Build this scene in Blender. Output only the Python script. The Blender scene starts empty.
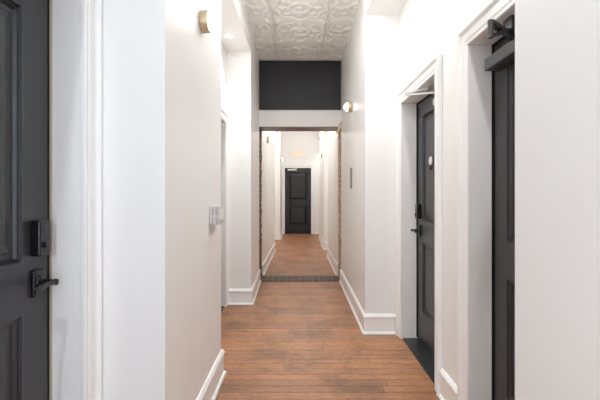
import bpy, bmesh, math, random
from mathutils import Vector, Matrix, noise
random.seed(7)
S = bpy.context.scene
COL = S.collection
PI = math.pi

# ------------------------------------------------------------------ materials
def srgb(r, g, b):
    f = lambda c: (c/255/12.92) if c/255 <= 0.04045 else ((c/255+0.055)/1.055)**2.4
    return (f(r), f(g), f(b), 1)

class NT:
    def __init__(s, name):
        s.m = bpy.data.materials.new(name); s.m.use_nodes = True
        s.t = s.m.node_tree; s.b = s.t.nodes['Principled BSDF']
    def n(s, typ, **kw):
        nd = s.t.nodes.new(typ)
        for k, v in kw.items():
            if k.startswith('i_'):
                key = k[2:]
                key = int(key) if key.isdigit() else key.replace('_', ' ')
                if hasattr(v, 'is_linked') or isinstance(v, bpy.types.NodeSocket): s.t.links.new(v, nd.inputs[key])
                else: nd.inputs[key].default_value = v
            else: setattr(nd, k, v)
        return nd
    def l(s, a, b): s.t.links.new(a, b)
    def math(s, op, a, b=None, c=None):
        nd = s.t.nodes.new('ShaderNodeMath'); nd.operation = op
        for i, v in enumerate((a, b, c)):
            if v is None: continue
            if isinstance(v, bpy.types.NodeSocket): s.l(v, nd.inputs[i])
            else: nd.inputs[i].default_value = v
        return nd.outputs[0]
    def ramp(s, fac, stops):
        nd = s.t.nodes.new('ShaderNodeValToRGB'); cr = nd.color_ramp
        while len(cr.elements) < len(stops): cr.elements.new(0.5)
        for e, (p, c) in zip(cr.elements, stops): e.position = p; e.color = c
        s.l(fac, nd.inputs[0]); return nd.outputs[0]
    def mix(s, fac, a, b, blend='MIX'):
        nd = s.t.nodes.new('ShaderNodeMix'); nd.data_type = 'RGBA'; nd.blend_type = blend
        for i, v in ((0, fac), (6, a), (7, b)):
            if isinstance(v, bpy.types.NodeSocket): s.l(v, nd.inputs[i])
            else: nd.inputs[i].default_value = v
        return nd.outputs[2]

def plain(name, col, rough=0.5, metal=0.0, bump=0.0, bscale=200, var=0.03, spec=0.5):
    k = NT(name); tc = k.n('ShaderNodeTexCoord')
    nz = k.n('ShaderNodeTexNoise', i_Vector=tc.outputs['Object'], i_Scale=3.0, i_Detail=4.0)
    dark = tuple(c*(1-var*2) for c in col[:3]) + (1,)
    k.l(k.mix(nz.outputs[0], dark, col), k.b.inputs['Base Color'])
    k.b.inputs['Roughness'].default_value = rough; k.b.inputs['Metallic'].default_value = metal
    k.b.inputs['Specular IOR Level'].default_value = spec
    if bump:
        n2 = k.n('ShaderNodeTexNoise', i_Vector=tc.outputs['Object'], i_Scale=bscale, i_Detail=3.0)
        bp = k.n('ShaderNodeBump', i_Strength=bump, i_Distance=0.002, i_Height=n2.outputs[0])
        k.l(bp.outputs[0], k.b.inputs['Normal'])
    return k.m

M = {}
M['wall'] = plain('white_wall_paint', srgb(243.6, 242.8, 241), 0.40, bump=0.08, bscale=90, var=0.006, spec=0.45)
M['trim'] = plain('white_trim_paint', srgb(246, 246, 245), 0.28, var=0.004)
M['tin'] = plain('cream_tin_ceiling', srgb(243, 242.5, 237), 0.36, var=0.02, bump=0.05, bscale=60)
M['door'] = plain('charcoal_door_paint', srgb(53, 53, 56), 0.34, var=0.008)
M['door_far'] = plain('black_door_paint', srgb(20, 17, 17), 0.36, var=0.01)
M['black'] = plain('black_metal', srgb(14, 14, 15), 0.3, var=0.05)
M['gap'] = plain('black_rubber', srgb(10, 9, 9), 0.8)
M['strip'] = plain('tan_weatherstrip', srgb(196, 184, 164), 0.6)
M['closer'] = plain('dark_grey_closer', srgb(74, 74, 78), 0.4, metal=0.3)
M['silver'] = plain('silver_metal', srgb(205, 203, 198), 0.35, metal=0.6)
M['brass'] = plain('brushed_brass', srgb(208, 186, 158), 0.42, metal=0.6)
M['panel'] = plain('matte_black_panel', srgb(31, 31, 33), 0.5, var=0.04)
M['panel_edge'] = plain('black_panel_edge', srgb(16, 14, 14), 0.4)
M['plastic'] = plain('grey_white_plastic', srgb(216, 212, 212), 0.35)
M['plastic_dark'] = plain('grey_slot', srgb(128, 122, 122), 0.5)
M['plate'] = plain('grey_brown_plate', srgb(150, 138, 126), 0.45, metal=0.2)
M['plaster'] = plain('broken_plaster', srgb(240, 230, 208), 0.9, bump=0.6, bscale=60, var=0.1)
M['signw'] = plain('white_sign_plastic', srgb(246, 243, 238), 0.4)
M['slate'] = plain('black_slate_threshold', srgb(44, 45, 48), 0.42, bump=0.15, bscale=40, var=0.15)

def emit(name, col, st):
    k = NT(name)
    k.b.inputs['Base Color'].default_value = col
    k.b.inputs['Emission Color'].default_value = col
    k.b.inputs['Emission Strength'].default_value = st
    k.b.inputs['Roughness'].default_value = 0.4
    return k.m
M['globe'] = emit('lit_opal_glass', (1, 0.95, 0.88, 1), 10)
M['lens'] = emit('lit_downlight_lens', (1, 0.93, 0.84, 1), 12)
M['exit'] = emit('lit_exit_letters', (1.0, 0.60, 0.36, 1), 0.36)

def wood_floor():
    k = NT('old_pine_boards'); tc = k.n('ShaderNodeTexCoord')
    sp = k.n('ShaderNodeSeparateXYZ', i_Vector=tc.outputs['Object']); x, y = sp.outputs[0], sp.outputs[1]
    W = 0.0865
    row = k.math('FLOOR', k.math('DIVIDE', y, W)); fr = k.math('FRACT', k.math('DIVIDE', y, W))
    wr = k.n('ShaderNodeTexWhiteNoise', noise_dimensions='1D', i_W=row)
    xs = k.math('ADD', k.math('DIVIDE', x, 4.6), k.math('MULTIPLY', wr.outputs[0], 9.0))
    seg = k.math('FLOOR', xs); fx = k.math('FRACT', xs)
    cv = k.n('ShaderNodeCombineXYZ', i_0=row, i_1=seg)
    wc = k.n('ShaderNodeTexWhiteNoise', noise_dimensions='2D', i_Vector=cv.outputs[0])
    # grain
    gm = k.n('ShaderNodeCombineXYZ', i_0=k.math('MULTIPLY', x, 2.6), i_1=k.math('MULTIPLY', y, 38), i_2=k.math('MULTIPLY', wc.outputs[0], 17))
    g = k.n('ShaderNodeTexNoise', i_Vector=gm.outputs[0], i_Scale=1.6, i_Detail=7.0, i_Roughness=0.72, i_Distortion=0.3)
    g2m = k.n('ShaderNodeCombineXYZ', i_0=k.math('MULTIPLY', x, 9), i_1=k.math('MULTIPLY', y, 60), i_2=k.math('MULTIPLY', wc.outputs[0], 31))
    g2 = k.n('ShaderNodeTexNoise', i_Vector=g2m.outputs[0], i_Scale=2.0, i_Detail=5.0, i_Roughness=0.7)
    base = k.ramp(wc.outputs[0], [(0.0, srgb(168, 121, 88)), (0.3, srgb(180, 127, 89)), (0.55, srgb(168, 122, 91)), (0.8, srgb(190, 135, 93)), (1.0, srgb(156, 113, 84))])
    gr = k.ramp(g.outputs[0], [(0.22, (0.58, 0.55, 0.53, 1)), (0.45, (0.90, 0.88, 0.87, 1)), (0.56, (1.0, 0.99, 0.97, 1)), (0.78, (1.12, 1.1, 1.05, 1))])
    c = k.mix(1.0, base, gr, 'MULTIPLY')
    gr2 = k.ramp(g2.outputs[0], [(0.30, (0.50, 0.46, 0.44, 1)), (0.48, (1, 1, 1, 1)), (0.70, (1.26, 1.22, 1.16, 1))])
    c = k.mix(1.0, c, gr2, 'MULTIPLY')
    # broad grey worn/stained areas
    wmp = k.n('ShaderNodeMapping', i_Vector=tc.outputs['Object'], i_Scale=(1.1, 1.0, 1))
    st = k.n('ShaderNodeTexNoise', i_Vector=wmp.outputs[0], i_Scale=2.1, i_Detail=7.0, i_Roughness=0.7)
    sf = k.ramp(st.outputs[0], [(0.46, (0, 0, 0, 1)), (0.62, (0.65, 0.65, 0.65, 1))])
    c = k.mix(sf, c, k.mix(1.0, c, srgb(176, 182, 190), 'MULTIPLY'))
    # gaps
    d = k.math('MINIMUM', fr, k.math('SUBTRACT', 1.0, fr))
    wob = k.math('ADD', 0.035, k.math('MULTIPLY', wr.outputs[0], 0.05))
    gap = k.math('LESS_THAN', d, wob)
    dx = k.math('MINIMUM', fx, k.math('SUBTRACT', 1.0, fx))
    gapx = k.math('MULTIPLY', k.math('LESS_THAN', dx, 0.0006), 0.6)
    ga = k.math('MAXIMUM', k.math('MULTIPLY', gap, k.math('MULTIPLY', k.math('ADD', 0.4, k.math('MULTIPLY', wr.outputs[0], 0.55)), k.ramp(g.outputs[0], [(0.35, (1,1,1,1)), (0.6, (0.45,0.45,0.45,1))]))), gapx)
    c = k.mix(ga, c, srgb(46, 29, 22))
    k.l(c, k.b.inputs['Base Color'])
    rr = k.ramp(g.outputs[0], [(0.3, (0.50,)*3 + (1,)), (0.7, (0.36,)*3 + (1,))])
    k.l(rr, k.b.inputs['Roughness'])
    bp = k.n('ShaderNodeBump', i_Strength=0.5, i_Distance=0.003, i_Height=k.math('SUBTRACT', k.math('MULTIPLY', g.outputs[0], 0.5), ga))
    k.l(bp.outputs[0], k.b.inputs['Normal'])
    return k.m
M['wood'] = wood_floor()

def brick(name, c1, c2, mort, axis='YZ'):
    k = NT(name); tc = k.n('ShaderNodeTexCoord')
    sp = k.n('ShaderNodeSeparateXYZ', i_Vector=tc.outputs['Object'])
    cv = k.n('ShaderNodeCombineXYZ', i_0=sp.outputs[{'Y': 1, 'X': 0}[axis[0]]], i_1=sp.outputs[{'Z': 2, 'Y': 1}[axis[1]]])
    b = k.n('ShaderNodeTexBrick', i_Vector=cv.outputs[0], i_Color1=c1, i_Color2=c2, i_Mortar=mort, i_Scale=1.0)
    b.inputs['Mortar Size'].default_value = 0.008; b.inputs['Brick Width'].default_value = 0.21; b.inputs['Row Height'].default_value = 0.075
    nz = k.n('ShaderNodeTexNoise', i_Vector=tc.outputs['Object'], i_Scale=38.0, i_Detail=5.0)
    r = k.ramp(nz.outputs[0], [(0.3, (0.45, 0.42, 0.4, 1)), (0.55, (1, 1, 1, 1)), (0.62, (1.1, 1.08, 1.05, 1)), (0.70, (2.4, 2.6, 2.8, 1))])
    k.l(k.mix(1.0, b.outputs[0], r, 'MULTIPLY'), k.b.inputs['Base Color'])
    k.b.inputs['Roughness'].default_value = 0.85
    bp = k.n('ShaderNodeBump', i_Strength=0.8, i_Distance=0.004, i_Height=nz.outputs[0]); k.l(bp.outputs[0], k.b.inputs['Normal'])
    return k.m
M['brickL'] = brick('red_brown_brick', srgb(134, 80, 60), srgb(92, 58, 46), srgb(128, 110, 94))
M['brickR'] = brick('tan_brown_brick', srgb(204, 166, 132), srgb(176, 138, 106), srgb(206, 182, 152))
M['brickF'] = plain('dark_floor_brick', srgb(104, 87, 75), 0.6, bump=0.4, bscale=50, var=0.25)
M['mortar'] = plain('grey_brown_mortar', srgb(134, 116, 101), 0.85, var=0.1)
M['lintel'] = plain('brown_lintel_wood', srgb(132, 108, 92), 0.4, bump=0.3, bscale=60, var=0.15)

# ------------------------------------------------------------------ mesh helpers
def box(bm, x0, x1, y0, y1, z0, z1, bev=0):
    vs = [bm.verts.new((x, y, z)) for x in (x0, x1) for y in (y0, y1) for z in (z0, z1)]
    fs = [(0,1,3,2), (4,6,7,5), (0,4,5,1), (2,3,7,6), (0,2,6,4), (1,5,7,3)]
    faces = [bm.faces.new([vs[i] for i in f]) for f in fs]
    if bev:
        es = list({e for f in faces for e in f.edges})
        bmesh.ops.bevel(bm, geom=es, offset=bev, segments=2, profile=0.5, affect='EDGES')

def prism(bm, poly, z0, z1):
    a = [bm.verts.new((x, y, z0)) for x, y in poly]; b = [bm.verts.new((x, y, z1)) for x, y in poly]
    n = len(poly)
    for i in range(n): bm.faces.new((a[i], a[(i+1) % n], b[(i+1) % n], b[i]))
    bm.faces.new(a[::-1]); bm.faces.new(b)

def loft(bm, rings, closed=True, caps=True, cyc=True):
    vs = [[bm.verts.new(p) for p in r] for r in rings]
    n = len(vs[0])
    for a, b in zip(vs, vs[1:]):
        for i in range(n if cyc else n-1):
            bm.faces.new((a[i], a[(i+1) % n], b[(i+1) % n], b[i]))
    if caps and cyc:
        bm.faces.new(vs[0][::-1]); bm.faces.new(vs[-1])

def lathe(bm, prof, seg=32, mat=None, closed_ends=True):
    """prof: (radius, height) along +Z, transformed by mat"""
    mat = mat or Matrix()
    rings = []
    for r, h in prof:
        rings.append([mat @ Vector((max(r, 1e-5)*math.cos(2*PI*i/seg), max(r, 1e-5)*math.sin(2*PI*i/seg), h)) for i in range(seg)])
    loft(bm, rings)

def bar(bm, p, q, w, h, bev=0):
    p, q = Vector(p), Vector(q); d = (q-p).normalized()
    up = Vector((0, 0, 1)); s = d.cross(up)
    s = s.normalized() if s.length > 1e-4 else Vector((1, 0, 0))
    u = s.cross(d).normalized()
    rs = [[c + s*a*w/2 + u*b*h/2 for a, b in ((-1,-1), (1,-1), (1,1), (-1,1))] for c in (p, q)]
    loft(bm, rs)

def obj(name, bm, mat, parent=None, label=None, cat=None, group=None, kind=None, smooth=False, origin=None):
    bmesh.ops.recalc_face_normals(bm, faces=bm.faces)
    me = bpy.data.meshes.new(name)
    if origin is not None: bmesh.ops.translate(bm, verts=bm.verts, vec=-Vector(origin))
    bm.to_mesh(me); bm.free()
    mats = mat if isinstance(mat, (list, tuple)) else [mat]
    for m in mats: me.materials.append(m)
    if smooth:
        me.polygons.foreach_set('use_smooth', [True]*len(me.polygons))
        me.set_sharp_from_angle(angle=math.radians(38))
    o = bpy.data.objects.new(name, me); COL.objects.link(o)
    if origin is not None: o.location = origin
    if parent is not None: o.parent = parent
    tag(o, label, cat, group, kind)
    return o
def tag(o, label=None, cat=None, group=None, kind=None):
    if label: o['label'] = label
    if cat: o['category'] = cat
    if group: o['group'] = group
    if kind: o['kind'] = kind
    return o
def empty(name, loc, label, cat, group=None):
    o = bpy.data.objects.new(name, None); COL.objects.link(o); o.location = loc; o.empty_display_size = 0.05
    return tag(o, label, cat, group)
def st(name, bm, mat, label, cat): return obj(name, bm, mat, None, label, cat, None, 'structure')

# ------------------------------------------------------------------ dimensions
CH = 3.21            # tin ceiling
SH = 2.92            # alcove soffit
XL, XR = -0.85, 0.905   # outer walls
OH = 2.08            # door opening height
OUT = 1.35
TOP = 3.40
Y0, YC0, YC1, YE = -2.6, 5.81, 6.17, 12.40

# ------------------------------------------------------------------ floor
bm = bmesh.new(); box(bm, -OUT, OUT, Y0, YE+0.2, -0.08, 0)
st('floor', bm, M['wood'], 'worn brown pine board floor with boards running across the corridor', 'floor')

# ------------------------------------------------------------------ walls
def outer_wall(side, X, doors, y0, y1, name, label):
    bm = bmesh.new(); xs = (X, side*OUT); x0, x1 = min(xs), max(xs)
    y = y0
    for a, b in doors:
        box(bm, x0, x1, y, a, 0, TOP); box(bm, x0, x1, a, b, OH, TOP); y = b
    box(bm, x0, x1, y, y1, 0, TOP)
    return st(name, bm, M['wall'], label, 'wall')
D1 = (0.63, 1.55); D2 = (3.60, 4.52); D3 = (2.64, 3.535); D4 = (1.235, 2.122)
outer_wall(-1, XL, [D1, D2], Y0, YC0, 'wall_left', 'white painted left wall that holds the left-hand doors')
outer_wall(1, XR, [D4, D3], Y0, YC0, 'wall_right', 'white painted right wall that holds the two dark doors on the right')
def block(name, poly, label, z0=0, z1=TOP):
    bm = bmesh.new(); prism(bm, poly, z0, z1)
    return st(name, bm, M['wall'], label, 'wall')
E = 0.001
block('wall_left', [(XL+E, 1.66), (-0.56, 1.66), (-0.56, 2.84), (XL+E, 2.84)], 'white projecting wall at near left carrying a round sconce and a switch box', E)
block('wall_left', [(XL+E, 4.62), (-0.567, 4.62), (-0.592, YC0-E), (XL+E, YC0-E)], 'white projecting wall on the left just before the brick-edged opening', E)
block('wall_right', [(XR-E, 3.67), (0.60, 3.67), (0.597, YC0-E), (XR-E, YC0-E)], 'white projecting wall on the right just before the brick-edged opening', E)
block('wall_right', [(XR-E, 1.117), (0.60, 1.117), (0.60, -0.9), (XR-E, -0.9)], 'pale grey-white wall filling the right edge of the picture', E)
# headers over the alcoves (fascia + soffit)
block('wall_left', [(XL+E, Y0), (-0.56, Y0), (-0.56, 1.66-E), (XL+E, 1.66-E)], 'white bulkhead above the near left door alcove', SH)
block('wall_left', [(XL+E, 2.84+E), (-0.56, 2.84+E), (-0.567, 4.62-E), (XL+E, 4.62-E)], 'white bulkhead with a downlight above the second left alcove', SH)
block('wall_right', [(XR-E, 1.117+E), (0.60, 1.117+E), (0.60, 3.67-E), (XR-E, 3.67-E)], 'white bulkhead above the right-hand door alcove', SH)
block('wall_right', [(XR-E, Y0), (0.60, Y0), (0.60, -0.9-E), (XR-E, -0.9-E)], 'white bulkhead above the alcove behind the camera on the right', SH)
# cross wall above the opening
bm = bmesh.new(); box(bm, -0.62, 0.62, YC0, YC1, 2.25, TOP)
st('wall_back', bm, M['wall'], 'white cross wall above the brick-edged opening', 'wall')
# masonry of the cross wall to both sides
for s, nm in ((-1, 'wall_left'), (1, 'wall_right')):
    bm = bmesh.new(); a, b = sorted((s*0.606, s*OUT)); box(bm, a, b, YC0, YC1, E, TOP)
    st(nm, bm, M['wall'], 'end of the cross wall on the %s of the opening' % ('left' if s < 0 else 'right'), 'wall')
# far corridor
def far_wall(name, s, segs, label):
    # corridor-side blocks
    for (ya, yb, xa, xb) in segs:
        block(name, [(s*OUT, ya), (s*xa, ya), (s*xb, yb), (s*OUT, yb)], label % ya if '%' in label else label, E)
for ya, yb, xa, xb, lb in ((YC1+E, 8.9, 0.588, 0.566, 'white left wall just beyond the brick-edged opening, with a sconce'),
                           (10.9, YE, 0.548, 0.556, 'white left wall next to the far dark door')):
    block('wall_left', [(-OUT, ya), (-xa, ya), (-xb, yb), (-OUT, yb)], lb, E)
for ya, yb, xa, xb, lb in ((YC1+E, 8.06, 0.585, 0.566, 'white right wall just beyond the brick-edged opening'),
                           (9.0, 11.3, 0.545, 0.555, 'white projecting wall on the right of the far corridor, with a sconce')):
    block('wall_right', [(OUT, ya), (xa, ya), (xb, yb), (OUT, yb)], lb, E)
for s, ya, yb, nm, lb in ((-1, 8.9, 10.9, 'wall_left', 'outer wall of the far left alcove'), (1, 8.06, 9.0, 'wall_right', 'outer wall of the first far right alcove'), (1, 11.3, YE, 'wall_right', 'outer wall of the last right alcove')):
    block(nm, [(s*OUT, ya+E), (s*0.9, ya+E), (s*0.9, yb-E), (s*OUT, yb-E)], 'white ' + lb, E)
    block(nm, [(s*0.899, ya+E), (s*0.565, ya+E), (s*0.565, yb-E), (s*0.899, yb-E)], 'white bulkhead above the ' + lb.replace('outer wall of the ', ''), SH)
# end wall with door opening
FDX = (-0.47, 0.345); FDH = 2.045
bm = bmesh.new()
box(bm, -OUT, FDX[0], YE, YE+0.2, 0, TOP); box(bm, FDX[1], OUT, YE, YE+0.2, 0, TOP); box(bm, FDX[0], FDX[1], YE, YE+0.2, FDH, TOP)
st('wall_far', bm, M['wall'], 'white end wall of the corridor around the far dark door', 'wall')
# ceilings
bm = bmesh.new(); box(bm, -0.65, 0.65, YC1+E, YE-E, 3.22, 3.38)
st('ceiling', bm, M['wall'], 'plain white ceiling of the far corridor', 'ceiling')

def relief(x, y):
    T = 0.61
    u = ((x/T + 0.5) % 1.0)*2-1
    v = (((y-5.40)/T + 0.5) % 1.0)*2-1
    r = math.hypot(u, v); th = math.atan2(v, u); h = 0
    # centre rosette
    if r < 0.17: h += 0.9*(1-(r/0.17)**2)
    h += 1.0*math.exp(-((r-0.36)/0.06)**2)
    if 0.42 < r < 0.80:
        t = (r-0.42)/0.38
        h += 0.9*math.sin(PI*t)*max(0, math.cos(8*th))**0.8
    h += 0.8*math.exp(-((r-0.88-0.05*math.cos(8*th))/0.05)**2)
    cu, cv = 1-abs(u), 1-abs(v); rc = math.hypot(cu, cv); tc = math.atan2(cv, cu)
    if rc < 0.46:
        h += 0.9*abs(math.sin(4*tc))*math.sin(PI*min(1, rc/0.46))
    # border bead
    m = min(cu, cv)
    h += 0.7*math.exp(-((m-0.06)/0.03)**2)
    return h
bm = bmesh.new(); nx = 110; ya, yb = Y0, YC0-0.001
ys = []; y = ya
while y < yb: ys.append(y); y += 0.0115 if y > 3.6 else 0.035
ys.append(yb)
rows = []
for y in ys:
    row = []
    for i in range(nx+1):
        x = -0.61 + 1.22*i/nx
        row.append(bm.verts.new((x, y, CH+0.016 - 0.021*relief(x, y))))
    rows.append(row)
for a, b in zip(rows, rows[1:]):
    for i in range(nx): bm.faces.new((a[i], a[i+1], b[i+1], b[i]))
tl = [bm.verts.new(p) for p in ((-0.61, ya, TOP), (0.61, ya, TOP), (0.61, yb, TOP), (-0.61, yb, TOP))]
bm.faces.new(tl)
o = st('ceiling', bm, M['tin'], 'cream pressed-tin ceiling with embossed rosettes', 'ceiling')
o.data.polygons.foreach_set('use_smooth', [True]*len(o.data.polygons))

# back wall of the near corridor with an unseen window added for daylight
bm = bmesh.new()
box(bm, -OUT, -0.78, Y0-0.2, Y0-E, 0, TOP); box(bm, 0.78, OUT, Y0-0.2, Y0-E, 0, TOP)
box(bm, -0.78, 0.78, Y0-0.2, Y0-E, 0, 0.35); box(bm, -0.78, 0.78, Y0-0.2, Y0-E, 2.85, TOP)
st('wall_near', bm, M['wall'], 'white wall behind the camera around an added tall window', 'wall')
bm = bmesh.new()
for a, b, c, d in ((-0.78, -0.72, 0.35, 2.85), (0.72, 0.78, 0.35, 2.85), (-0.72, 0.72, 0.35, 0.41), (-0.72, 0.72, 2.79, 2.85), (-0.72, 0.72, 1.57, 1.63), (-0.02, 0.02, 0.41, 1.57), (-0.02, 0.02, 1.63, 2.79)):
    box(bm, a, b, Y0-0.12, Y0-0.06, c, d)
st('added_window_1', bm, M['trim'], 'white sash window frame added unseen behind the camera for daylight', 'window')

# ------------------------------------------------------------------ baseboards
PROF = [(0.0, 0.0), (0.030, 0.0), (0.030, 0.010), (0.024, 0.020), (0.016, 0.022), (0.016, 0.146), (0.021, 0.150), (0.021, 0.160), (0.015, 0.170), (0.008, 0.180), (0.0, 0.183)]
bn = [0]
def baseboard(side_name, path, left, label):
    """path of 2D points; board grows to the left (or right) of travel"""
    bm = bmesh.new(); P = [Vector(p) for p in path]; sgn = 1 if left else -1
    nrm = []
    for a, b in zip(P, P[1:]):
        d = (b-a).normalized(); nrm.append(Vector((-d.y, d.x))*sgn)
    offs = []
    for i in range(len(P)):
        if i == 0: o = nrm[0]
        elif i == len(P)-1: o = nrm[-1]
        else:
            m = nrm[i-1]+nrm[i]; o = m/ (m.dot(nrm[i]))
        offs.append(o)
    rings = [[(p.x+o.x*(w+E), p.y+o.y*(w+E), h+E) for w, h in PROF] for p, o in zip(P, offs)]
    loft(bm, rings)
    return st('baseboard_' + side_name, bm, M['trim'], label, 'baseboard')
baseboard('left', [(-0.60, 1.66), (-0.56, 1.66), (-0.56, 2.84), (-0.84, 2.84)], False, 'white baseboard along the near left wall below the switch box')
baseboard('left', [(-0.835, 4.62), (-0.567, 4.62), (-0.592, YC0-0.004)], False, 'white baseboard turning the corner left of the brick-edged opening')
baseboard('right', [(0.872, 3.67), (0.60, 3.67), (0.597, YC0-0.004)], True, 'white baseboard turning the corner beside the farther right door')
baseboard('right', [(XR, 2.228), (XR, 2.534)], True, 'short white baseboard between the two right-hand doors')
baseboard('left', [(-0.588, YC1+0.004), (-0.566, 8.9), (-0.88, 8.9)], False, 'white baseboard on the left just beyond the opening')
baseboard('left', [(-0.88, 10.9), (-0.548, 10.9), (-0.556, YE-0.004)], False, 'white baseboard left of the far dark door')
baseboard('right', [(0.585, YC1+0.004), (0.566, 8.06), (0.88, 8.06)], True, 'white baseboard on the right just beyond the opening')
baseboard('right', [(0.88, 9.0), (0.545, 9.0), (0.555, 11.3), (0.88, 11.3)], True, 'white baseboard around the far right projecting wall')
baseboard('far', [(0.46, YE), (0.88, YE)], False, 'white baseboard right of the far dark door')

# ------------------------------------------------------------------ casings
CP = [(0.0, 0.0), (0.0, 0.014), (0.006, 0.018), (0.012, 0.014), (0.022, 0.014), (0.030, 0.019), (0.066, 0.019), (0.074, 0.024), (0.080, 0.032), (0.092, 0.034), (0.098, 0.030), (0.100, 0.0)]
def casing(name, fn, a, b, H, label, cp=CP):
    """a<b opening limits along the wall, fn(u, t, h) -> point"""
    bm = bmesh.new(); rings = []
    for u, dh, du in ((a, 0, -1), (a, H, -1), (b, H, 1), (b, 0, 1)):
        rings.append([fn(u+du*w, t+E, (dh+w) if dh else E) for w, t in cp])
    loft(bm, rings)
    return st(name, bm, M['trim'], label, 'door trim')
casing('trim_1', lambda u, t, h: (XL+t, u, h), D1[0], D1[1], OH, 'white moulded casing around the near left door', [(w*1.08, t) for w, t in CP])
casing('trim_2', lambda u, t, h: (XL+t, u, h), D2[0], D2[1], OH, 'white moulded casing in the second left alcove')
casing('trim_3', lambda u, t, h: (XR-t, u, h), D3[0], D3[1], OH, 'white moulded casing around the farther right door')
casing('trim_4', lambda u, t, h: (XR-t, u, h), D4[0]+0.02, D4[1], OH, 'white moulded casing around the nearer right door')
casing('trim_5', lambda u, t, h: (u, YE-t, h), FDX[0], FDX[1], FDH, 'white casing around the far corridor door', [(w*0.85, t) for w, t in CP])

# ------------------------------------------------------------------ doors
def leaf_mesh(W, H, stile, top_rail, bot_rail, lock_lo, lock_hi, T=0.044):
    """local: x 0..W (0 = latch edge), y = outward (front at 0, back at -T), z 0..H"""
    bm = bmesh.new()
    xs = [0, stile, W-stile, W]; hs = [0, bot_rail, lock_lo, lock_hi, H-top_rail, H]
    g = [[bm.verts.new((x, 0, h)) for x in xs] for h in hs]
    steps = [(0.004, 0.002), (0.010, 0.002), (0.014, -0.010), (0.022, -0.007), (0.028, -0.018), (0.044, -0.018), (0.050, -0.013), (0.080, -0.006)]
    for j in range(5):
        for i in range(3):
            q = [g[j][i], g[j][i+1], g[j+1][i+1], g[j+1][i]]
            if i == 1 and j in (1, 3):
                prev = q; x0, x1, h0, h1 = xs[1], xs[2], hs[j], hs[j+1]
                for ins, d in steps:
                    cur = [bm.verts.new(p) for p in ((x0+ins, d, h0+ins), (x1-ins, d, h0+ins), (x1-ins, d, h1-ins), (x0+ins, d, h1-ins))]
                    for k in range(4): bm.faces.new((prev[k], prev[(k+1) % 4], cur[(k+1) % 4], cur[k]))
                    prev = cur
                bm.faces.new(prev)
            else: bm.faces.new(q)
    bk = [bm.verts.new(p) for p in ((0, -T, 0), (W, -T, 0), (W, -T, H), (0, -T, H))]
    bm.faces.new(bk)
    bm.faces.new([g[0][i] for i in range(4)] + [bk[1], bk[0]])
    bm.faces.new([g[5][i] for i in range(4)] + [bk[2], bk[3]])
    bm.faces.new([g[j][0] for j in range(6)] + [bk[3], bk[0]])
    bm.faces.new([g[j][3] for j in range(6)] + [bk[2], bk[1]])
    return bm
def keypad(parent):
    bm = bmesh.new(); box(bm, 0.036, 0.100, 0.001, 0.036, 1.055, 1.185, 0.006)
    o = obj('keypad_lock', bm, M['black'], parent, 'black electronic lock housing')
    bm = bmesh.new(); box(bm, 0.058, 0.078, 0.0362, 0.046, 1.085, 1.105, 0.003)
    obj('thumb_turn', bm, M['black'], o)
def lever(parent):
    bm = bmesh.new(); box(bm, 0.040, 0.098, 0.001, 0.016, 0.905, 1.005, 0.006)
    o = obj('door_handle', bm, M['black'], parent, 'black lever handle')
    bm = bmesh.new(); R = Matrix.Translation((0.068, 0.0162, 0.958)) @ Matrix.Rotation(-PI/2, 4, 'X')
    lathe(bm, [(0.024, 0), (0.022, 0.006), (0.012, 0.012), (0.010, 0.05), (0.012, 0.052), (0.012, 0.062), (0.004, 0.066)], 20, R)
    rings = []
    for t, hw, hh, dz in ((0, .009, .010, 0), (0.02, .008, .010, .001), (0.06, .007, .008, .002), (0.09, .007, .008, -.001), (0.11, .006, .010, -.005), (0.118, .003, .006, -.007)):
        rings.append([(0.064+t, 0.071+hw*math.cos(a), 0.958+dz+hh*math.sin(a)) for a in [2*PI*k/10 for k in range(10)]])
    loft(bm, rings)
    obj('lever', bm, M['black'], o, smooth=True)
def door(n, mat, loc, rot, mirror, W, H, label, hw=True, lock=(0.865, 1.035), rails=(0.11, 0.26), stile=0.12):
    bm = leaf_mesh(W, H, stile, rails[0], rails[1], *lock)
    o = obj('door_%d' % n, bm, mat, None, label, 'door', None, 'structure')
    o.location = loc; o.rotation_euler = (0, 0, rot); o.scale = (1, 1, 1)
    return o
# leaf local x runs from latch edge towards the hinges; front = +y.
# left doors: front faces +X world, x runs towards the camera (-Y): rotation -90 deg about Z
# right doors: front faces -X world and x runs towards the camera: needs a mirrored mesh
def mirror_tree(o):
    for q in [o] + list(o.children_recursive):
        me = q.data; me.transform(Matrix.Scale(-1, 4, (1, 0, 0))); me.flip_normals()
def place(n, side, Xleaf, D, label, mat, far_hinge=False):
    W, H = D[1]-D[0]-0.030, OH-0.028
    o = door(n, mat, (0, 0, 0), 0, False, W, H, label, stile=0.135 if n == 1 else 0.115)
    keypad(o); lever(o)
    if far_hinge:
        for q in o.children_recursive:
            q.data.transform(Matrix.Translation((W, 0, 0)) @ Matrix.Scale(-1, 4, (1, 0, 0))); q.data.flip_normals()
    # dark gap liner and tan weatherstrip around the leaf
    bm = bmesh.new()
    for a, b, c, d in ((-0.0105, 0.0, -0.0018, H+0.011), (W, W+0.0105, -0.0018, H+0.011), (0.0, W, H, H+0.011)):
        box(bm, a, b, -0.035, 0.001, c, d)
    obj('door_seal', bm, M['gap'], o)
    if side < 0:
        o.rotation_euler = (0, 0, -PI/2)
    else:
        mirror_tree(o); o.rotation_euler = (0, 0, PI/2)
    o.location = (Xleaf, D[1]-0.015, 0.012)
    return o
d1 = place(1, -1, -0.969, D1, 'charcoal panelled door at the left edge with black lever and lock', M['door'])
d2 = place(2, -1, -0.99, D2, 'charcoal door almost hidden in the second left alcove', M['door'])
d3 = place(3, 1, 1.038, D3, 'charcoal panelled door on the right with round white viewer, farther of two', M['door'])
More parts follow.
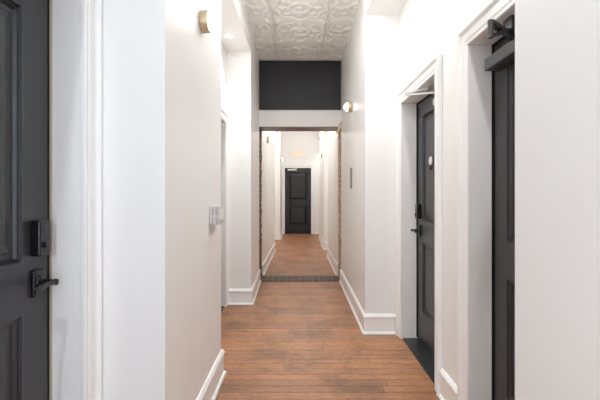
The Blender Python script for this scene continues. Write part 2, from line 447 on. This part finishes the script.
d4 = place(4, 1, 1.026, D4, 'charcoal door on the right with dark closer box, nearer of two', M['door'], True)
# frame stops (tan strip on the jambs)
for nm, s, xl, D in (('trim_6', -1, -0.969, D1), ('trim_7', 1, 1.038, D3), ('trim_8', 1, 1.026, D4)):
    bm = bmesh.new(); xa, xb = sorted((xl, xl - s*0.010))
    y1 = D[1]
    box(bm, xa, xb, y1-0.0042, y1-E, 0.021, OH-E)
    box(bm, xa, xb, D[0]+0.01, y1-0.0045, OH-0.0045, OH-E)
    st(nm, bm, M['strip'] if s < 0 else M['gap'], {'trim_6': 'thin tan strip beside the near left door leaf', 'trim_7': 'thin black seal beside the farther right door leaf', 'trim_8': 'thin black seal beside the nearer right door leaf'}[nm], 'door trim')
# thresholds
for nm, xa, xb, D, lb in (('trim_9', -1.05, -0.852, D1, 'black threshold of the near left door'), ('trim_10', -1.05, -0.852, D2, 'black threshold in the second left alcove'),
                      ('trim_11', 0.907, 1.10, D3, 'black slate threshold of the farther right door'), ('trim_12', 0.907, 1.10, D4, 'black threshold of the nearer right door')):
    bm = bmesh.new(); box(bm, xa, xb, D[0]+E, D[1]-E, E, 0.010)
    st(nm, bm, M['slate'], lb, 'threshold')
# white viewer plate on door 3
bm = bmesh.new()
lathe(bm, [(0.034, 0), (0.034, 0.006), (0.027, 0.010), (0.008, 0.011)], 24, Matrix.Rotation(-PI/2, 4, 'X'))
pv = obj('door_viewer', bm, M['signw'], d3, 'round white viewer', smooth=True)
pv.location = (-0.355, 0.001, 1.535)
bm = bmesh.new(); box(bm, -0.012, 0.012, 0, 0.012, -0.075, -0.036, 0.003)
pk = obj('viewer_latch', bm, M['black'], d3); pk.location = (-0.355, 0.001, 1.535)

def to_local(o, pts):
    bpy.context.view_layer.update(); m = o.matrix_world.inverted(); return [m @ Vector(p) for p in pts]
def closer(o, body, P, Eb, Et, Sh, mb, ma, w=0.02, cross=False):
    """body: world box; P spindle, Eb/Et elbow bottom and top, Sh shoe on the frame"""
    bpy.context.view_layer.update(); mi = o.matrix_world.inverted()
    bm = bmesh.new(); box(bm, *body, 0.005)
    bmesh.ops.transform(bm, matrix=mi, verts=bm.verts)
    c = obj('door_closer', bm, mb, o, 'door closer')
    a, b = (Et, Eb) if cross else (Eb, Et)
    bm = bmesh.new()
    bar(bm, P, a, w, w*0.6)
    lathe(bm, [(w*0.42, 0), (w*0.42, Et[2]-Eb[2]+0.016)], 14, Matrix.Translation(Vector(Eb)-Vector((0, 0, 0.008))))
    bmesh.ops.transform(bm, matrix=mi, verts=bm.verts)
    obj('closer_arm', bm, ma, c, smooth=True)
    bm = bmesh.new(); lathe(bm, [(w*0.62, 0), (w*0.62, 0.014)], 14, Matrix.Translation(Vector(P)-Vector((0, 0, 0.008))))
    bmesh.ops.transform(bm, matrix=mi, verts=bm.verts)
    obj('arm_cap', bm, M['silver'], c, 'silver cap of the closer arm')
    bm = bmesh.new(); bar(bm, b, Sh, w*0.8, w*0.55)
    bmesh.ops.transform(bm, matrix=mi, verts=bm.verts)
    obj('forearm', bm, ma, c)
    bm = bmesh.new(); box(bm, Sh[0]-0.018, Sh[0]+0.022, Sh[1]-0.035, Sh[1]+0.035, Sh[2]-0.012, OH-0.002)
    bmesh.ops.transform(bm, matrix=mi, verts=bm.verts)
    obj('arm_shoe', bm, ma, c)
closer(d4, (0.952, 1.025, 1.77, 2.07, 1.924, 1.984), (0.985, 1.83, 1.998), (0.805, 1.69, 1.958), (0.805, 1.69, 2.018), (0.945, 1.79, 2.030), M['closer'], M['closer'], 0.027, True)
closer(d3, (0.975, 1.037, 2.70, 2.94, 1.935, 1.985), (1.01, 2.78, 1.996), (0.805, 3.04, 2.036), (0.805, 3.04, 2.05), (0.955, 2.97, 2.068), M['silver'], M['silver'], 0.02)
closer(d2, (-0.989, -0.925, 3.70, 3.94, 1.935, 1.985), (-0.95, 3.80, 1.996), (-0.83, 4.42, 2.03), (-0.83, 4.42, 2.05), (-0.90, 4.30, 2.066), M['silver'], M['silver'], 0.02)

# far door, front faces the camera (-Y)
W = FDX[1]-FDX[0]-0.012
bm = leaf_mesh(W, FDH-0.022, 0.115, 0.13, 0.26, 0.87, 1.04)
bmesh.ops.transform(bm, matrix=Matrix.Scale(-1, 4, (0, 1, 0)), verts=bm.verts)
d5 = obj('door_5', bm, M['door_far'], None, 'black two-panel door at the far end of the corridor', 'door', None, 'structure')
d5.location = (FDX[0]+0.006, YE+0.05, 0.012)
bm = bmesh.new()
box(bm, -0.006, 0.0, 0.004, 0.03, -0.01, FDH-0.013); box(bm, W, W+0.006, 0.004, 0.03, -0.01, FDH-0.013); box(bm, 0, W, 0.004, 0.03, FDH-0.022, FDH-0.013)
obj('door_seal', bm, M['gap'], d5)
bm = bmesh.new(); box(bm, W-0.098, W-0.04, -0.016, -0.001, 0.905, 1.005, 0.005)
h5 = obj('door_handle', bm, M['black'], d5)
bm = bmesh.new(); lathe(bm, [(0.012, 0), (0.012, 0.05)], 14, Matrix.Translation((W-0.068, -0.0165, 0.958)) @ Matrix.Rotation(PI/2, 4, 'X')); bar(bm, (W-0.062, -0.066, 0.958), (W-0.18, -0.066, 0.956), 0.014, 0.018)
obj('lever', bm, M['black'], h5)
bm = bmesh.new(); box(bm, W-0.10, W-0.036, -0.034, -0.001, 1.055, 1.185, 0.006)
obj('keypad_lock', bm, M['black'], d5)
bm = bmesh.new(); box(bm, 0.08, 0.36, -0.055, -0.001, FDH-0.09, FDH-0.04, 0.004)
c5 = obj('door_closer', bm, M['silver'], d5, 'small silver door closer')
bm = bmesh.new(); bar(bm, (0.22, -0.03, FDH-0.035), (0.40, -0.16, FDH-0.03), 0.02, 0.01); bar(bm, (0.40, -0.16, FDH-0.026), (0.30, -0.03, FDH-0.022), 0.02, 0.01)
obj('closer_arm', bm, M['silver'], c5)

bm = bmesh.new(); box(bm, FDX[0]+E, FDX[1]-E, YE+0.01, YE+0.16, E, 0.0115)
st('trim_18', bm, M['slate'], 'dark sill under the far corridor door', 'threshold')
# ------------------------------------------------------------------ brick edged opening
def ragged(x0, s, mat, nm, label, seed, depth, amp):
    bm = bmesh.new(); ny, nz = 8, 130; H = 2.25
    rows = []
    for j in range(nz+1):
        z = 0.002 + (H-0.003)*j/nz; row = []
        course = int(z/0.075); jag = random.Random(seed*1000+course).uniform(-1, 1)
        fr = (z/0.075) % 1; mort = -0.8 if fr < 0.16 else 0
        for i in range(ny+1):
            y = YC0-0.004 + (YC1-YC0+0.008)*i/ny
            d = depth + amp*(0.6*jag + mort + 0.7*noise.noise(Vector((y*20, z*18, seed))))
            row.append(bm.verts.new((x0 - s*max(0.002, d), y, z)))
        rows.append(row)
    for a, b in zip(rows, rows[1:]):
        for i in range(ny): bm.faces.new((a[i], a[i+1], b[i+1], b[i]))
    # return edges back to the wall
    for idx in (0, ny):
        bk = [bm.verts.new((x0, r[idx].co.y, r[idx].co.z)) for r in rows]
        for k in range(nz): bm.faces.new((rows[k][idx], rows[k+1][idx], bk[k+1], bk[k]))
    return st(nm, bm, mat, label, 'brick edge')
ragged(-0.606, -1, M['brickL'], 'trim_13', 'ragged red-brown brick edge on the left of the opening', 1, 0.016, 0.009)
ragged(0.606, 1, M['brickR'], 'trim_14', 'tan and brown brick edge on the right of the opening', 2, 0.016, 0.007)
bm = bmesh.new(); box(bm, -0.60, 0.60, YC0+0.002, YC1-0.002, 2.236, 2.249)
st('trim_15', bm, M['lintel'], 'brown underside strip at the top of the brick-edged opening', 'lintel')
bm = bmesh.new(); bm2 = bmesh.new()
box(bm2, -0.59, 0.59, YC0-0.01, YC1+0.01, E, 0.004)
st('trim_16', bm2, M['mortar'], 'mortar bed under the brick floor strip in the opening', 'floor strip')
x = -0.588; k = 0
while x < 0.58:
    w = 0.098
    for a, b in ((YC0-0.004, YC0+0.178), (YC0+0.19, YC1+0.004)):
        x1 = min(x+w-0.016, 0.588)
        box(bm, x, x1, a + random.uniform(-.004, .004), b + random.uniform(-.004, .004), 0.0045, 0.010+random.uniform(0, .003), 0.002)
    x += w
st('trim_17', bm, M['brickF'], 'dark brick strip set in the floor across the opening', 'floor strip')
# loose plaster at the top right of the opening
bm = bmesh.new()
for i in range(26):
    if i < 11: c = Vector((0.535 + 0.05*i/10, YC0-0.018, 2.16 + 0.11*i/10 + random.uniform(-.02, .02)))
    else: c = Vector((0.583, YC0-0.018 - 0.017*(i-11), 2.25 + random.uniform(-.03, .03)))
    r = random.uniform(0.012, 0.022)
    g = bmesh.ops.create_icosphere(bm, subdivisions=2, radius=r, matrix=Matrix.Translation(c))
    for v in g['verts']:
        v.co += (v.co-c)*0.8*noise.noise(v.co*60)
obj('plaster_lump', bm, M['plaster'], None, 'crumbling cream plaster lump at the top right corner of the brick-edged opening', 'plaster', origin=(0.57, YC0-0.01, 2.2))

# black transom panel
pe = empty('transom_panel', (0, YC0, 2.49), 'large flat black panel filling the wall above the opening', 'panel')
bm = bmesh.new(); box(bm, -0.577, 0.577, -0.012, -0.001, 0.012, 0.70)
obj('panel_board', bm, M['panel'], pe)
bm = bmesh.new()
for a, b, c, d in ((-0.592, -0.578, 0, 0.712), (0.578, 0.592, 0, 0.712), (-0.578, 0.578, 0, 0.0115), (-0.578, 0.578, 0.7005, 0.712)):
    box(bm, a, b, -0.020, -0.001, c, d)
obj('panel_frame', bm, M['panel_edge'], pe, 'black frame')

# ------------------------------------------------------------------ sconces
def make_sconce():
    root = empty('wall_sconce', (0, 0, 0), 'x', 'wall light', 'round brass wall sconces along the corridor')
    bm = bmesh.new()
    lathe(bm, [(0.030, 0.001), (0.056, 0.001), (0.060, 0.004), (0.0605, 0.040), (0.058, 0.045), (0.052, 0.047), (0.045, 0.047), (0.02, 0.046)], 40, Matrix.Rotation(PI/2, 4, 'Y'))
    obj('brass_ring', bm, M['brass'], root, smooth=True)
    bm = bmesh.new()
    pr = [(0.047*math.cos(a), 0.0475+0.042*math.sin(a)) for a in [PI/2*i/9 for i in range(10)]]
    lathe(bm, pr, 32, Matrix.Rotation(PI/2, 4, 'Y'))
    obj('glass_globe', bm, M['globe'], root, smooth=True)
    bm = bmesh.new(); g = lathe(bm, [(0.004, 0), (0.005, 0.002), (0.003, 0.005)], 10, Matrix.Translation((0.022, 0, -0.0612)) @ Matrix.Rotation(PI, 4, 'X'))
    obj('screw_knob', bm, M['brass'], root)
    return root
sc0 = make_sconce()
def copy_tree(o):
    c = o.copy(); COL.objects.link(c)
    for ch in o.children:
        q = ch.copy(); COL.objects.link(q); q.parent = c
    return c
sconces = [((-0.56, 2.27, 2.266), 0, 'lit brass wall sconce on the near left wall at top of the picture'),
           ((0.599, 4.63, 2.285), PI, 'lit brass wall sconce on the right wall beside the black panel'),
           ((-0.5815, 7.02, 2.215), 0, 'lit wall sconce on the left just inside the brick-edged opening'),
           ((0.549, 9.9, 2.215), PI, 'tiny lit wall sconce on the right of the far corridor'),
           ((-0.5485, 11.05, 2.20), 0, 'tiny lit wall sconce on the far left, nearest the far door')]
for i, (p, r, lb) in enumerate(sconces):
    o = sc0 if i == 0 else copy_tree(sc0)
    o.location = p; o.rotation_euler = (0, 0, r); o['label'] = lb

# ------------------------------------------------------------------ recessed downlight (left alcove)
dl = empty('recessed_downlight', (-0.735, 4.15, SH), 'small round lit recessed downlight in the soffit of the second left alcove', 'ceiling light')
bm = bmesh.new(); R = Matrix.Rotation(PI, 4, 'X')
lathe(bm, [(0.030, 0.001), (0.052, 0.001), (0.052, 0.004), (0.046, 0.006), (0.038, 0.005), (0.036, 0.003)], 32, R)
obj('trim_ring', bm, M['trim'], dl, smooth=True)
bm = bmesh.new(); lathe(bm, [(0.034, 0.0055), (0.03, 0.007), (0.01, 0.008)], 28, R)
obj('lens', bm, M['lens'], dl)

# ------------------------------------------------------------------ exit sign
es = empty('exit_sign', (-0.045, YE, 2.47), 'white exit sign with glowing orange EXIT letters above the far door', 'exit sign')
bm = bmesh.new(); box(bm, -0.24, 0.24, -0.035, -0.001, -0.12, 0.13, 0.006)
obj('sign_housing', bm, M['signw'], es)
cu = bpy.data.curves.new('exit_text', 'FONT'); cu.body = 'EXIT'; cu.size = 0.20; cu.align_x = 'CENTER'; cu.align_y = 'CENTER'; cu.extrude = 0.002; cu.offset = 0.004
tmp = bpy.data.objects.new('tmp', cu); COL.objects.link(tmp); bpy.context.view_layer.update()
me = bpy.data.meshes.new_from_object(tmp.evaluated_get(bpy.context.evaluated_depsgraph_get()))
bpy.data.objects.remove(tmp)
me.transform(Matrix.Translation((0.0, -0.0382, 0.0)) @ Matrix.Rotation(PI/2, 4, 'X') @ Matrix.Scale(0.72, 4, (1, 0, 0)))
me.materials.clear(); me.materials.append(M['exit'])
o = bpy.data.objects.new('sign_letters', me); COL.objects.link(o); o.parent = es; o['label'] = 'glowing orange letters EXIT'
for s in (-1, 1):
    bm = bmesh.new(); v = [bm.verts.new((s*a, b, c)) for b in (-0.041, -0.0362) for a, c in ((0.215, 0.0), (0.185, 0.05), (0.185, -0.05))]
    bm.faces.new(v[:3]); bm.faces.new(v[3:])
    for i in range(3): bm.faces.new((v[i], v[(i+1) % 3], v[3+(i+1) % 3], v[3+i]))
    obj('arrow', bm, M['exit'], es)

# ------------------------------------------------------------------ switch box on the near left wall
sw = empty('switch_box', (-0.56, 2.47, 1.15), 'pale grey surface-mounted switch box halfway up the near left wall', 'light switch')
bm = bmesh.new(); box(bm, 0.001, 0.050, 0, 0.165, -0.052, 0.064, 0.004)
obj('box_body', bm, M['plastic'], sw)
bm = bmesh.new(); box(bm, 0.0505, 0.056, 0.0, 0.165, -0.052, 0.064, 0.002)
obj('cover_plate', bm, M['plastic'], sw)
for yy in (0.045, 0.12):
    bm = bmesh.new(); box(bm, 0.0562, 0.061, yy-0.017, yy+0.017, -0.028, 0.040, 0.002)
    obj('rocker', bm, M['signw'], sw)
for a, b in ((0.020, 0.024), (0.041, 0.044)):
    bm = bmesh.new(); box(bm, a, b, -0.0022, -0.0004, -0.05, -0.012); obj('side_slot', bm, M['plastic_dark'], sw)
    bm = bmesh.new(); box(bm, a, b, -0.0022, -0.0004, 0.008, 0.048); obj('side_slot', bm, M['plastic_dark'], sw)

# thin plate on the right wall
bm = bmesh.new(); box(bm, -0.014, -0.001, 0, 0.08, -0.12, 0.12, 0.002)
o = obj('wall_plate', bm, M['plate'], None, 'narrow upright grey-brown plate on the right wall below the sconce', 'wall plate')
o.location = (0.5985, 4.60, 1.46)

# ------------------------------------------------------------------ lights
def light(typ, name, loc, power, col, size=0.05, **kw):
    l = bpy.data.lights.new(name, typ); l.energy = power; l.color = col
    if typ == 'AREA': l.shape = 'DISK'; l.size = size
    else: l.shadow_soft_size = size
    for k, v in kw.items(): setattr(l, k, v)
    o = bpy.data.objects.new(name, l); COL.objects.link(o); o.location = loc
    return o
NEU = (0.985, 0.985, 0.985); WARM = (1, 0.98, 0.955); COOL = (0.88, 0.94, 1.0)
# recessed downlights (soffits of the alcoves)
for nm, loc, p, c in (('downlight_lamp', (-0.735, 0.60, SH-0.02), 6.5, COOL),
                      ('downlight_lamp', (-0.735, 4.15, SH-0.02), 6.5, NEU),
                      ('downlight_lamp', (0.68, 1.36, SH-0.02), 5.0, NEU),
                      ('downlight_lamp', (0.76, 2.88, SH-0.02), 4.8, NEU),
                      ('downlight_lamp', (-0.72, 9.9, SH-0.02), 3, NEU),
                      ('downlight_lamp', (0.72, 8.5, SH-0.02), 2.5, NEU),
                      ('downlight_lamp', (0.72, 11.85, SH-0.02), 3, NEU)):
    light('AREA', nm, loc, p, c, 0.055, spread=math.radians(110))
# unseen point lamps added to fill the corridor with light
for loc, p, c in (((-0.12, 0.3, 2.3), 2.6, COOL), ((0.0, 3.0, 2.80), 8, NEU), ((0.0, 7.4, 2.85), 13, WARM), ((0.0, 10.4, 2.95), 17, WARM)):
    light('POINT', 'fill_lamp', loc, p, c, 0.05)
# unseen long area lamps added to even out the near corridor, pointing down
for yy, p in ((3.2, 10), (1.6, 1.2)):
    l = light('AREA', 'fill_panel_lamp', (0.0, yy, 3.13), p, NEU, 0.5)
    l.data.shape = 'RECTANGLE'; l.data.size = 0.3; l.data.size_y = 1.1
w = bpy.data.worlds.new('World'); S.world = w; w.use_nodes = True
bg = w.node_tree.nodes['Background']; bg.inputs[0].default_value = (0.74, 0.86, 1.0, 1); bg.inputs[1].default_value = 4.9

# ------------------------------------------------------------------ camera and view
cam = bpy.data.cameras.new('camera'); co = bpy.data.objects.new('camera', cam); COL.objects.link(co)
co.location = (0, 0, 1.3); co.rotation_euler = (PI/2, 0, 0)
cam.sensor_width = 36; cam.lens = 24; cam.shift_y = -8/600; cam.clip_start = 0.02
S.camera = co
vs = S.view_settings; vs.view_transform = 'Standard'; vs.look = 'None'; vs.gamma = 1; vs.use_curve_mapping = False; vs.exposure = 0.22
S.cycles.use_denoising = True; S.cycles.max_bounces = 14; S.cycles.diffuse_bounces = 10
S.cycles.sample_clamp_indirect = 6
